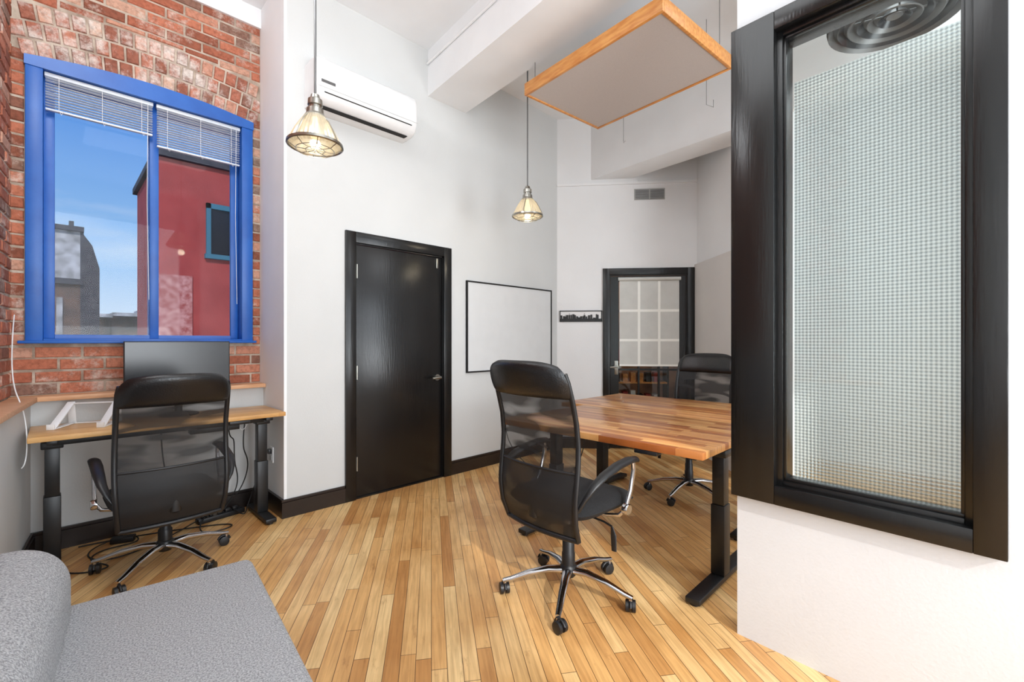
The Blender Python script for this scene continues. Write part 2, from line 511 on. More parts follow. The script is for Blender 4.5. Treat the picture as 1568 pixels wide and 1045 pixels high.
wall('wall_east', (5.7, 1.14), (5.7, -2.0), 0.15, 0, CH, 'wallw')
wall('wall_south', (5.85, -2.0), (-0.9, -2.0), 0.2, 0, CH, 'wall', [(2.0, 3.4, 0.8, 3.2), (4.2, 6.0, 0.6, 3.3)])  # openings added in the unseen wall to let daylight fill in
WD = Vector((0.1008, 0.9949))
wall('wall_west', Vector((-0.1, 3.87)) - WD * 5.95, (-0.1, 3.87), 0.3, 0, 0.895)
U1 = Vector((-0.186, 3.95))
wall('wall_west_plaster', U1 - WD * 6.0, U1 - WD * 2.9, 0.2, 0.895, CH)
wall('wall_window_lower', (-0.4, 3.87), (1.143, 3.87), 0.3, 0, 0.895)
WX0, WX1, WZ0, WZ1 = -0.125, 1.085, 1.235, 2.935
def arch_z(x):
    c = (WX0 + WX1) / 2
    h = (WX1 - WX0) / 2
    return WZ1 + 0.055 * (1 - ((x - c) / h) ** 2)
b = B()
wall_into(b, (-0.45, 3.95), (1.143, 3.95), 0.25, 0.895, 3.7, 'mortar', [(WX0 + 0.45, WX1 + 0.45, WZ0, WZ1)])
def brick(bb, o, d, n, s0, s1, z0, z1, k='brick', out=0.008):
    j = random.uniform(-0.003, 0.003)
    A = Vector(o) + Vector(d) * s0; C = Vector(o) + Vector(d) * s1
    nn = Vector(n) * (out + random.uniform(-0.003, 0.003))
    e = 0.005
    din = Vector(d) * e
    bk = [(A.x, A.y, z0 + j), (C.x, C.y, z0 + j), (C.x, C.y, z1 + j), (A.x, A.y, z1 + j)]
    Af = A + nn + din; Cf = C + nn - din
    jj = [random.uniform(-0.003, 0.003) for _ in range(4)]
    fr = [(Af.x, Af.y, z0 + e + j + jj[0]), (Cf.x, Cf.y, z0 + e + j + jj[1]), (Cf.x, Cf.y, z1 - e + j + jj[2]), (Af.x, Af.y, z1 - e + j + jj[3])]
    bb.add(bk + fr, [(4, 5, 6, 7), (0, 1, 5, 4), (1, 2, 6, 5), (2, 3, 7, 6), (3, 0, 4, 7)], k, random.random())
row = 0; z = 0.93
RH = 0.0735; BL = 0.212
RINGH = 0.106
while z < 3.66:
    off = (row % 2) * BL / 2
    s = -0.19 - off
    while s < 1.143:
        a = max(s, -0.19); c = min(s + BL - 0.012, 1.141)
        z0 = z
        z1 = z + RH - 0.012
        segs = [(a, c)]
        lim = max(arch_z(a), arch_z(c)) + RINGH * 3 + 0.008
        if z1 > WZ0 and z < WZ1:
            segs = []
            if a < WX0: segs.append((a, min(c, WX0 - 0.004)))
            if c > WX1: segs.append((max(a, WX1 + 0.004), c))
        elif z >= WZ1 and z0 < lim:
            z0 = lim
            if z1 - z0 < 0.018: segs = []
        for (p, q) in segs:
            if q - p > 0.02:
                brick(b, (0, 3.95), (1, 0), (0, -1), p, q, z0, z1, out=0.006)
        s += BL
    z += RH; row += 1
cx = (WX0 + WX1) / 2
hh_ = (WX1 - WX0) / 2
RAD = (hh_ ** 2 + 0.055 ** 2) / (2 * 0.055)
cz = WZ1 + 0.055 - RAD
for ring in range(3):
    r0 = RAD + 0.008 + ring * RINGH; r1 = r0 + RINGH - 0.011
    wd = 0.064 / r0; gp = 0.011 / r0
    a = -0.70 / r0 + (ring % 2) * wd * 0.5
    while a < 0.70 / r0:
        pts = [(r0, a), (r0, a + wd), (r1, a + wd), (r1, a)]
        P2 = [(cx + r * math.sin(t), cz + r * math.cos(t)) for r, t in pts]
        mnx = min(p[0] for p in P2)
        if mnx > -0.215 and mnx < 1.125:
            P2 = [(min(max(p[0], -0.186), 1.141), p[1]) for p in P2]
            mx_ = sum(p[0] for p in P2) / 4; mz_ = sum(p[1] for p in P2) / 4
            y1 = 3.95 - 0.008 - random.uniform(0, 0.004)
            vs = [(p[0], 3.95, p[1]) for p in P2] + [(mx_ + (p[0] - mx_) * 0.86, y1, mz_ + (p[1] - mz_) * 0.91) for p in P2]
            b.add(vs, [(4, 5, 6, 7), (0, 1, 5, 4), (1, 2, 6, 5), (2, 3, 7, 6), (3, 0, 4, 7)], 'brickarch', random.random())
        a += wd + gp
b.build('wall_window_brick', smooth=False)
b = B()
wall_into(b, U1 - WD * 2.9, U1, 0.2, 0.895, CH, 'mortar')
row = 0; z = 0.93
nW = Vector((WD.y, -WD.x))
while z < 3.78:
    s = (row % 2) * BL / 2
    while s < 2.88:
        e = min(s + BL - 0.012, 2.89)
        brick(b, (U1 - WD * 2.9), WD, nW, s, e, z, z + RH - 0.012)
        s += BL
    z += RH; row += 1
b.build('wall_west_brick', smooth=False)
b = B(); b.prism([(-0.45, 3.925), (1.143, 3.925), (1.143, 4.2), (-0.45, 4.2)], 3.7, CH, 'ceil'); b.build('trim_soffit', smooth=False)

RE = Vector((0.0654, 0.9979)); P0 = Vector((2.06, 0.70))
RROT = math.atan2(-RE.y, -RE.x)
RL = 2.75
wall('wall_partition', P0, P0 - RE * RL, 0.12, 0, CH, 'wallp', [(0.12, 0.72, 0.66, 2.50)])

BD = Vector((0.094, 0.9956))
def beam(name, l, r, zb, back):
    sl = BD * ((l[1] - back) / BD.y); sr = BD * ((r[1] - back) / BD.y)
    bb = B(); bb.prism([(l[0], l[1]), (r[0], r[1]), (r[0] - sr.x, back), (l[0] - sl.x, back)], zb, CH, 'ceil')
    return bb.build(name, smooth=False)
beam('ceiling_beam', (2.357, 3.42), (2.79, 3.42), 3.44, -1.98)
beam('ceiling_beam.001', (4.416, 3.115), (4.712, 2.751), 3.13, -1.98)
b = B()
p = Vector((2.357 - 0.012, 3.42 - 0.01))
q = p - BD * 2.5
b.tube([(p.x, p.y, 3.72), (q.x, q.y, 3.72)], 0.01, 'ceil', seg=8)
b.build('conduit_pipe')
b = B(); b.box(-0.19, 1.141, 3.80, 3.95, 0.897, 0.925, 'ledge', bev=0.004); b.build('window_ledge')
b = B()
b.box(0.0, 0.12, -3.0, 0.0, 0.897, 0.925, 'ledge', bev=0.004)
b.build('window_ledge.001', loc=(-0.19, 3.81, 0), rz=math.atan2(WD.y, WD.x) - math.pi / 2)

def onfar(s, z, off=0.0):
    n = Vector((FD.y, -FD.x))
    p = FA + FD * s + n * off
    return (p.x, p.y, z)
b = B(); b.box(0, FL, -0.02, 0, 3.06, 3.085, 'ceil'); b.build('trim_far', loc=onfar(0, 0), rz=FR, smooth=False)

def bboard(name, p0, p1, h=0.13):
    p0 = Vector(p0); p1 = Vector(p1); d = p1 - p0
    bb = B()
    L = d.length
    bb.box(0, L, -0.018, 0, 0, h - 0.02, 'base'); bb.box(0, L, -0.012, 0, h - 0.02, h, 'base', bev=0.003)
    return bb.build(name, loc=(p0.x, p0.y, 0), rz=math.atan2(d.y, d.x), smooth=False)
bboard('baseboard_north', (1.125, YD), (DX0, YD))
bboard('baseboard_north_east', (DX1, YD), (4.168, YD))
bb = B(); bb.box(1.125, 1.143, YD, 3.87, 0, 0.13, 'base'); bb.build('baseboard_column', smooth=False)
bboard('baseboard_window', (-0.1, 3.87), (1.125, 3.87))
bboard('baseboard_west', Vector((-0.1, 3.85)) - WD * 5.8, (-0.1, 3.85))
bboard('baseboard_far', FA, FA + FD * F0)

# ------------------------------------------------------------------ doors
def frame_casing(b, w, h, cw, k='black'):
    b.box(0, cw, -0.022, 0.0, 0, h, k, bev=0.003)
    b.box(w - cw, w, -0.022, 0.0, 0, h, k, bev=0.003)
    b.box(cw, w - cw, -0.022, 0.0, h - cw, h, k, bev=0.003)
    j = cw - 0.01
    b.box(j - 0.004, j + 0.02, 0, 0.15, 0, h - cw + 0.01, k)
    b.box(w - j - 0.02, w - j + 0.004, 0, 0.15, 0, h - cw + 0.01, k)
    b.box(j, w - j, 0, 0.15, h - j - 0.02, h - j + 0.004, k)
def knob(b, x, z, y=-0.0):
    b.lathe([(0.0, -0.012), (0.028, -0.012), (0.028, 0.0)], (x, y, z), 'steel', seg=20, axis='Y')
    b.tube([(x, y, z), (x, y - 0.04, z)], 0.009, 'steel')
    b.tube([(x + 0.012, y - 0.045, z), (x - 0.02, y - 0.05, z), (x - 0.075, y - 0.045, z - 0.004)], [0.013, 0.013, 0.010], 'steel', seg=12)
W = DX1 - DX0
b = B()
frame_casing(b, W, DH, 0.085)
b.box(0.098, W - 0.098, 0.004, 0.044, 0.008, DH - 0.098, 'black', bev=0.002)
b.box(0.075, W - 0.075, -0.005, 0.12, 0.0, 0.012, 'black')
for zz in (0.28, 1.0, 1.80):
    b.box(0.086, 0.104, -0.012, 0.006, zz - 0.05, zz + 0.05, 'steel', bev=0.003)
    b.tube([(0.095, -0.014, zz - 0.055), (0.095, -0.014, zz + 0.055)], 0.006, 'steel', seg=8)
b.box(W - 0.16, W - 0.14, -0.004, 0.004, DH - 0.2, DH - 0.11, 'steel', bev=0.002)
knob(b, W - 0.15, 0.92, 0.004)
b.build('door_1', loc=(DX0, YD, 0))

b = B()
frame_casing(b, FW, FH, 0.075)
gx0, gx1, gz0, gz1 = 0.185, 0.865, 0.24, 1.94
lx0, lx1 = 0.09, FW - 0.09
for (a, c, e, f) in ((lx0, gx0, 0.01, 2.0), (gx1, lx1, 0.01, 2.0), (gx0, gx1, 0.01, gz0), (gx0, gx1, gz1, 2.0)):
    b.box(a, c, 0.01, 0.05, e, f, 'black')
for i in (1, 2):
    x = gx0 + (gx1 - gx0) * i / 3
    b.box(x - 0.011, x + 0.011, 0.015, 0.045, gz0, gz1, 'black')
for i in range(1, 5):
    zz = gz0 + (gz1 - gz0) * i / 5
    b.box(gx0, gx1, 0.016, 0.044, zz - 0.011, zz + 0.011, 'black')
b.box(gx0, gx1, 0.028, 0.032, gz0, gz1, 'glassin')
b.box(gx0 + 0.005, gx1 - 0.005, -0.003, 0.002, 0.97, 1.955, 'shade')
b.tube([(gx0 - 0.01, -0.012, 1.965), (gx1 + 0.01, -0.012, 1.965)], 0.02, 'shade', seg=12)
b.box(gx0 + 0.005, gx1 - 0.005, -0.008, 0.003, 0.96, 0.98, 'glowstrip')
for i in (1, 2):
    x = gx0 + (gx1 - gx0) * i / 3
    b.box(x - 0.014, x + 0.014, -0.0045, -0.003, 0.98, 1.94, 'glowstrip')  # strips stand in for muntin lines showing bright through the shade
for i in range(2, 5):
    zz = gz0 + (gz1 - gz0) * i / 5
    if zz > 1.0: b.box(gx0 + 0.005, gx1 - 0.005, -0.0047, -0.003, zz - 0.014, zz + 0.014, 'glowstrip')
knob(b, 0.155, 0.95, 0.01)
b.box(0.135, 0.175, 0.0, 0.012, 0.86, 1.02, 'steel', bev=0.003)
b.build('door_2', loc=onfar(F0, 0), rz=FR)

b = B()
b.box(-0.6, 1.6, 1.3, 1.35, 0, 2.6, 'hall')
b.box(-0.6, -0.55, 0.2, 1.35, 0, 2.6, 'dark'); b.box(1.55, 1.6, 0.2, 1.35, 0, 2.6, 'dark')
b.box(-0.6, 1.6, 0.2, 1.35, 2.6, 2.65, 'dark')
b.build('wall_hallway', loc=onfar(F0, 0), rz=FR, smooth=False)
b = B()
for i in range(4):
    b.box(0.1, 0.9, 0.75, 1.02, 0.15 + i * 0.27, 0.17 + i * 0.27, 'oak')
    for j in range(7):
        h = random.uniform(0.1, 0.2)
        b.box(0.14 + j * 0.1, 0.2 + j * 0.1, 0.78, 0.95, 0.17 + i * 0.27, 0.17 + i * 0.27 + h, random.choice(['redwall', 'oak', 'white', 'dark', 'redwall']))
b.box(0.08, 0.1, 0.75, 1.02, 0, 1.0, 'dark'); b.box(0.9, 0.92, 0.75, 1.02, 0, 1.0, 'dark')
b.build('hallway_shelf', loc=onfar(F0, 0), rz=FR, smooth=False)

# ------------------------------------------------------------------ window_1
b = B()
y0, y1 = 3.925, 4.08
b.box(WX0, WX0 + 0.075, y0, y1, WZ0, WZ1 - 0.002, 'blue', bev=0.004)
b.box(WX1 - 0.075, WX1, y0, y1, WZ0, WZ1 - 0.002, 'blue', bev=0.004)
n = 20
ya = y0 - 0.006
xs = [WX0 - 0.004 + (WX1 - WX0 + 0.008) * i / n for i in range(n + 1)]
vs = []
for x in xs:
    zt_ = max(arch_z(x), WZ1) + 0.006; zb_ = WZ1 - 0.05
    vs += [(x, ya, zb_), (x, ya, zt_), (x, 3.953, zt_), (x, 3.953, zb_)]
fs = []
for i in range(n):
    o = i * 4
    fs += [(o, o + 4, o + 5, o + 1), (o + 1, o + 5, o + 6, o + 2), (o, o + 3, o + 7, o + 4), (o + 2, o + 6, o + 7, o + 3)]
fs += [(0, 1, 2, 3), (n * 4, n * 4 + 3, n * 4 + 2, n * 4 + 1)]
b.add(vs, fs, 'blue')
b.box(WX0 + 0.075, WX1 - 0.075, y0 + 0.03, y1, WZ1 - 0.048, WZ1 - 0.002, 'blue')
b.box(WX0 + 0.075, WX1 - 0.075, y0, y1, WZ0, WZ0 + 0.03, 'blue', bev=0.004)
b.box(WX0 - 0.03, WX1 + 0.02, 3.90, 3.94, WZ0 - 0.0, WZ0 + 0.018, 'blue', bev=0.004)
xm = 0.485
ix0, ix1 = WX0 + 0.075, WX1 - 0.075
for (a, c, yy) in ((ix0, xm + 0.028, 4.0), (xm - 0.028, ix1, 4.035)):
    b.box(a, a + 0.05, yy, yy + 0.03, WZ0 + 0.03, WZ1 - 0.05, 'blue', bev=0.003)
    b.box(c - 0.05, c, yy, yy + 0.03, WZ0 + 0.03, WZ1 - 0.05, 'blue', bev=0.003)
    b.box(a + 0.05, c - 0.05, yy, yy + 0.03, WZ1 - 0.09, WZ1 - 0.05, 'blue')
    b.box(a + 0.05, c - 0.05, yy, yy + 0.03, WZ0 + 0.03, WZ0 + 0.055, 'blue')
    b.box(a + 0.05, c - 0.05, yy + 0.013, yy + 0.017, WZ0 + 0.055, WZ1 - 0.09, 'glass')
b.build('window_1', fixn=True)

def blind(name, x0, x1, zt, n, pitch):
    b = B()
    yc = 3.962
    b.box(x0, x1, yc - 0.014, yc + 0.014, zt - 0.025, zt, 'slat', bev=0.003)
    for i in range(n):
        z = zt - 0.034 - i * pitch
        tl = 0.05 if i < n * 0.7 else 0.0
        m = Matrix.Translation((0, yc, z)) @ Matrix.Rotation(-tl, 4, 'X')
        sag = random.uniform(-0.0015, 0.0015)
        b.box(x0 + 0.004, x1 - 0.004, -0.0125, 0.0125, -0.0006 + sag, 0.0006 + sag, 'slat', mtx=m)
    zb = zt - 0.034 - n * pitch
    b.box(x0 + 0.004, x1 - 0.004, yc - 0.013, yc + 0.013, zb - 0.012, zb, 'slat', bev=0.003)
    for fx in (0.12, 0.5, 0.88):
        x = x0 + (x1 - x0) * fx
        b.tube([(x, yc - 0.014, zt), (x, yc - 0.016, zb - 0.01)], 0.0015, 'white', seg=6)
        b.tube([(x, yc - 0.012, zb + 0.0), (x + 0.01, yc - 0.022, zb - 0.03), (x + 0.02, yc - 0.02, zb - 0.005)], 0.0015, 'white', seg=6)
    b.tube([(x1 - 0.03, yc - 0.02, zt - 0.02), (x1 - 0.035, yc - 0.022, zt - 0.7), (x1 - 0.025, yc - 0.022, zt - 1.35)], 0.0018, 'white', seg=6)
    b.build(name)
blind('window_blind', ix0 + 0.005, xm - 0.008, 2.882, 11, 0.0165)
blind('window_blind.001', xm + 0.008, ix1 - 0.005, 2.882, 15, 0.0165)

# ------------------------------------------------------------------ exterior
b = B()
b.box(1.09, 6.5, 8.5, 11.0, -3, 4.0, 'redwall')
b.box(1.03, 6.6, 8.42, 11.1, 4.0, 4.10, 'slate')
b.box(1.085, 1.5, 8.47, 8.51, -3, 2.25, 'redwall2')
b.box(1.68, 1.74, 8.44, 8.5, 2.58, 3.42, 'teal'); b.box(2.06, 2.12, 8.44, 8.5, 2.58, 3.42, 'teal')
b.box(1.68, 2.12, 8.44, 8.5, 3.34, 3.42, 'teal'); b.box(1.66, 2.14, 8.42, 8.5, 2.55, 2.62, 'teal')
b.box(1.74, 2.06, 8.48, 8.5, 2.6, 3.36, 'screen')
b.build('red_building', smooth=False)
b = B()
b.box(-0.8, 0.40, 14, 17, -3, 2.5, 'tan')
b.box(-0.8, 0.44, 13.9, 17.1, 2.5, 2.62, 'slate')
b.box(-0.8, 0.40, 14.0, 17, 2.62, 3.68, 'rooflt')
b.box(-0.8, 0.46, 13.9, 17.1, 3.68, 3.78, 'slate')
b.add([(0.40, 14, -3), (0.72, 14, -3), (0.72, 14, 2.9), (0.60, 14, 3.4), (0.40, 14, 3.72), (0.40, 17, -3), (0.72, 17, -3), (0.72, 17, 2.9), (0.60, 17, 3.4), (0.40, 17, 3.72)],
      [(0, 1, 2, 3, 4), (5, 9, 8, 7, 6), (1, 6, 7, 2), (2, 7, 8, 3), (3, 8, 9, 4)], 'slate')
b.box(0.02, 0.12, 13.95, 14.0, 1.4, 2.2, 'rooflt')
b.box(0.22, 0.30, 14.1, 14.3, 3.78, 3.92, 'slate')
b.build('grey_roof_house', smooth=False)
b = B()
for i in range(10):
    x = 0.6 + i * 0.9; h = random.uniform(1.9, 2.5)
    b.box(x, x + 0.85, 22 + random.random(), 25, -3, h, random.choice(['tan', 'slate', 'tan']))
    b.box(x - 0.03, x + 0.88, 21.9, 25, h, h + 0.12, 'rooflt')
b.build('distant_rooftops', smooth=False)
b = B(); b.prism([(-30, 4.6), (40, 4.6), (40, 60), (-30, 60)], -3.1, -3.0, 'ground'); b.build('ground', smooth=False)

# ------------------------------------------------------------------ interior window_2
b = B()
def rb(x0, x1, y0, y1, z0, z1, k, bev=0.003): b.box(x0, x1, y0, y1, z0, z1, k, bev=bev)
zb, zt = 0.60, 2.56
x0, x1 = -0.012, 0.785
ox0, ox1, oz0, oz1 = 0.155, 0.712, 0.675, 2.485
rb(x0, ox0, -0.035, 0.0, zb, zt, 'black')
rb(ox1, x1, -0.035, 0.0, zb, zt, 'black')
rb(ox0, ox1, -0.035, 0.0, zb, oz0, 'black')
rb(ox0, ox1, -0.035, 0.0, oz1, zt, 'black')
rb(0.12, ox0 + 0.02, 0.0, 0.12, 0.66, 2.50, 'black'); rb(ox1 - 0.02, 0.72, 0.0, 0.12, 0.66, 2.50, 'black')
rb(ox0 + 0.02, ox1 - 0.02, 0.0, 0.12, 0.66, oz0 + 0.018, 'black'); rb(ox0 + 0.02, ox1 - 0.02, 0.0, 0.12, oz1 - 0.018, 2.50, 'black')
for (a, c, e, f) in ((ox0 + 0.018, ox0 + 0.03, oz0, oz1), (ox1 - 0.03, ox1 - 0.018, oz0, oz1)):
    rb(a, c, 0.01, 0.03, e, f, 'black', 0.002)
for (e, f) in ((oz0 + 0.016, oz0 + 0.03), (oz1 - 0.03, oz1 - 0.016)):
    rb(ox0 + 0.018, ox1 - 0.018, 0.01, 0.03, e, f, 'black', 0.002)
b.box(ox0 + 0.02, ox1 - 0.02, 0.03, 0.035, oz0 + 0.018, oz1 - 0.018, 'glassin')
b.add([(ox0 + 0.05, 0.04, oz0 + 0.02), (ox1 - 0.03, 0.04, oz0 + 0.02), (ox1 - 0.03, 0.04, 2.28), (ox0 + 0.05, 0.04, 2.28)], [(0, 1, 2, 3)], 'film')
rb(0.05, 0.12, 0.12, 0.14, 0.59, 2.57, 'black'); rb(0.72, 0.79, 0.12, 0.14, 0.59, 2.57, 'black')
rb(0.12, 0.72, 0.12, 0.14, 0.59, 0.66, 'black'); rb(0.12, 0.72, 0.12, 0.14, 2.50, 2.57, 'black')
b.build('window_2', loc=(P0.x, P0.y, 0), rz=RROT)

b = B()
for i in range(6):
    r = 0.05 + i * 0.05
    b.lathe([(r, 0.03), (r + 0.028, 0.0), (r + 0.034, 0.004), (r + 0.006, 0.036)], (0, 0, 0), 'screen' if i % 2 == 0 else 'greymetal', seg=40)
b.lathe([(0.0, 0.03), (0.04, 0.02), (0.05, 0.03)], (0, 0, 0), 'greymetal', seg=24)
b.lathe([(0.34, 0.03), (0.34, 0.06), (0.18, 0.16), (0.18, CH - 3.2)], (0, 0, 0), 'greymetal', seg=40)
for a in (0.3, 1.87, 3.44, 5.0):
    b.tube([(0.04 * math.cos(a), 0.04 * math.sin(a), 0.035), (0.33 * math.cos(a), 0.33 * math.sin(a), 0.035)], 0.005, 'greymetal', seg=6)
b.build('ceiling_air_diffuser', loc=(3.6, 0.32, 3.2))

# ------------------------------------------------------------------ chairs
def chair(name, loc, rz, dh=0.0, base_rot=0.0):
    b = B()
    for i in range(5):
        a = base_rot + i * 2 * math.pi / 5
        c, s = math.cos(a), math.sin(a)
        pts = [(0.02, 0.118), (0.10, 0.122), (0.20, 0.105), (0.285, 0.078), (0.325, 0.070)]
        b.tube([(r * c, r * s, z) for r, z in pts], [0.024, 0.021, 0.018, 0.015, 0.013], 'chrome', seg=12, flat=0.75, up=(0, 0, 1))
        cx, cy = 0.315 * c, 0.315 * s
        b.tube([(cx, cy, 0.045), (cx, cy, 0.075)], 0.009, 'chrome', seg=8)
        ca = a + 0.9 + i
        dx, dy = math.cos(ca), math.sin(ca)
        px, py = -dy, dx
        ox, oy = cx + dx * 0.012, cy + dy * 0.012
        for sgn in (-1, 1):
            A = Vector((ox + px * sgn * 0.006, oy + py * sgn * 0.006, 0.027)); C = Vector((ox + px * sgn * 0.024, oy + py * sgn * 0.024, 0.027))
            b.tube([A, A * 0.9 + C * 0.1, A * 0.1 + C * 0.9, C], [0.022, 0.027, 0.027, 0.021], 'plastic', seg=18)
        hp = []
        for q in range(7):
            t = math.radians(20 + q * 25)
            hp.append((ox + dx * 0.032 * math.cos(t), oy + dy * 0.032 * math.cos(t), 0.027 + 0.032 * math.sin(t)))
        b.tube(hp, 0.007, 'plastic', seg=8, flat=1)
    b.lathe([(0.0, 0.085), (0.03, 0.085), (0.042, 0.10), (0.042, 0.135), (0.033, 0.145)], (0, 0, 0), 'blackm', seg=24)
    b.lathe([(0.033, 0.14), (0.033, 0.20), (0.030, 0.205), (0.030, 0.26 + dh), (0.026, 0.265 + dh), (0.026, 0.32 + dh)], (0, 0, 0), 'plastic', seg=24)
    b.lathe([(0.015, 0.30 + dh), (0.015, 0.40 + dh)], (0, 0, 0), 'chrome', seg=16)
    zs = 0.40 + dh
    b.box(-0.09, 0.09, -0.12, 0.10, zs - 0.01, zs + 0.035, 'blackm', bev=0.012)
    b.box(-0.045, 0.045, -0.05, 0.05, zs - 0.045, zs, 'blackm', bev=0.01)
    b.box(-0.19, 0.19, -0.03, 0.01, zs + 0.012, zs + 0.032, 'blackm', bev=0.004)
    b.tube([(0.04, 0.02, zs - 0.01), (0.19, 0.03, zs - 0.02), (0.235, 0.03, zs - 0.03)], 0.005, 'blackm', seg=8)
    b.tube([(0.235, 0.03, zs - 0.03), (0.245, 0.03, zs - 0.07), (0.248, 0.03, zs - 0.14)], [0.006, 0.016, 0.014], 'plastic', seg=12, flat=0.4, up=(0, 1, 0))
    def seat_surf(top):
        def fn(u, v):
            x = (u - 0.5) * 2; y = (v - 0.5) * 2
            f = 1.0 / max(1e-6, (abs(x) ** 5 + abs(y) ** 5) ** 0.2) if max(abs(x), abs(y)) > 1e-6 else 1
            m = max(abs(x), abs(y))
            sx, sy = x * f * m if m > 1e-6 else 0, y * f * m if m > 1e-6 else 0
            edge = max(0.0, 1 - m ** 6) ** 0.5
            if top:
                z = zs + 0.065 + 0.045 * edge - 0.012 * (1 - x * x) * (1 - y * y)
                if sy > 0.5: z -= (sy - 0.5) ** 2 * 0.08
            else:
                z = zs + 0.065 - 0.038 * edge
                if sy > 0.5: z -= (sy - 0.5) ** 2 * 0.06
            return (sx * 0.25, sy * 0.245 + 0.02, z)
        return fn
    b.sheet(seat_surf(True), 24, 24, 'seatfab'); b.sheet(seat_surf(False), 24, 24, 'seatfab')
    prof = [(0.362, -0.225), (0.45, -0.262), (0.55, -0.274), (0.65, -0.264), (0.76, -0.258), (0.87, -0.272), (0.97, -0.302), (1.06, -0.335), (1.145, -0.368)]
    wid = [0.222, 0.232, 0.238, 0.240, 0.238, 0.236, 0.236, 0.233, 0.214]
    def ip(t, arr):
        t = max(0, min(1, t)) * (len(arr) - 1); i = min(int(t), len(arr) - 2); f = t - i
        return arr[i] * (1 - f) + arr[i + 1] * f
    zz = [p[0] for p in prof]; yy = [p[1] for p in prof]
    def bp(u, t, off=0.0, ws=1.0):
        x = (u - 0.5) * 2
        w = ip(t, wid) * ws
        cr = 0.055 * (0.5 + 0.5 * t)
        return (x * w, ip(t, yy) + cr * x * x + off, ip(t, zz) + dh)
    b.sheet(lambda u, v: bp(u, 0.02 + v * 0.36), 14, 10, 'meshd')
    b.sheet(lambda u, v: bp(u, 0.38 + v * 0.42), 14, 10, 'mesh')
    for u in (0, 1):
        b.tube([bp(u, t / 16 * 0.92) for t in range(17)], 0.0105, 'plastic', seg=10, flat=1.2)
    b.tube([bp(u / 12, 0.0) for u in range(13)], 0.012, 'plastic', seg=10)
    b.tube([bp(u / 12, 0.385, 0.004) for u in range(13)], 0.007, 'plastic', seg=8)
    def head(side):
        def fn(u, v):
            x = (u - 0.5) * 2
            t = 0.765 + v * 0.235
            vv = (v - 0.5) * 2
            th = 0.032 * (max(0, 1 - abs(vv) ** 3.5) ** 0.5) * (max(0, 1 - abs(x) ** 8) ** 0.5)
            rnd = 1 - 0.10 * max(0, (v - 0.55) / 0.45) ** 3
            p = bp(u, t)
            ztop = -0.022 * abs(x) ** 4 * v
            return (p[0] * 1.05 * rnd, p[1] + side * th, p[2] + ztop)
        return fn
    b.sheet(head(1), 20, 14, 'leather'); b.sheet(head(-1), 20, 14, 'leather')
    b.tube([(0, -0.08, zs + 0.0), (0, -0.20, zs - 0.005), (0, -0.255, zs + 0.03), (0, -0.258, zs + 0.10), (0, -0.255, zs + 0.16)], [0.024, 0.026, 0.026, 0.022, 0.016], 'blackm', seg=12, flat=0.4, up=(0, 1, 0.2))
    for sg in (-1, 1):
        X = sg * 0.285
        pad = [(sg * 0.235, -0.215, 0.50), (sg * 0.262, -0.205, 0.555), (sg * 0.28, -0.17, 0.605), (X, -0.10, 0.64), (X, 0.0, 0.665), (X, 0.09, 0.675), (X, 0.145, 0.672), (X, 0.165, 0.662)]
        b.tube([(p[0], p[1], p[2] + dh) for p in pad], [0.014, 0.017, 0.021, 0.025, 0.027, 0.027, 0.024, 0.014], 'plastic', seg=14, flat=0.6, up=(0, 0, 1))
        st = [(X, 0.13, 0.66), (X, 0.135, 0.62), (X, 0.11, 0.53), (X, 0.07, 0.455), (sg * 0.262, 0.05, 0.425), (sg * 0.20, 0.04, 0.412), (sg * 0.10, 0.03, 0.41)]
        b.tube([(p[0], p[1], p[2] + dh) for p in st], [0.013, 0.014, 0.014, 0.014, 0.013, 0.012, 0.012], 'chrome', seg=12, flat=0.7)
        b.lathe([(0.0, 0.006 * sg), (0.022, 0.006 * sg), (0.026, 0.0), (0.026, -0.02 * sg)], (sg * 0.298, 0.068, 0.455 + dh), 'chrome', seg=20, axis='X')
    return b.build(name, loc=loc, rz=rz, angle=50)
chair('office_chair', (0.435, 3.17, 0), math.radians(2), dh=-0.06, base_rot=math.radians(227 - 2))
chair('office_chair', (1.803, 1.407, 0), math.radians(-92), dh=0.02, base_rot=math.radians(-105 - 45 + 92))
chair('office_chair', (3.62, 1.60, 0), math.radians(86), dh=0.0, base_rot=math.radians(20))

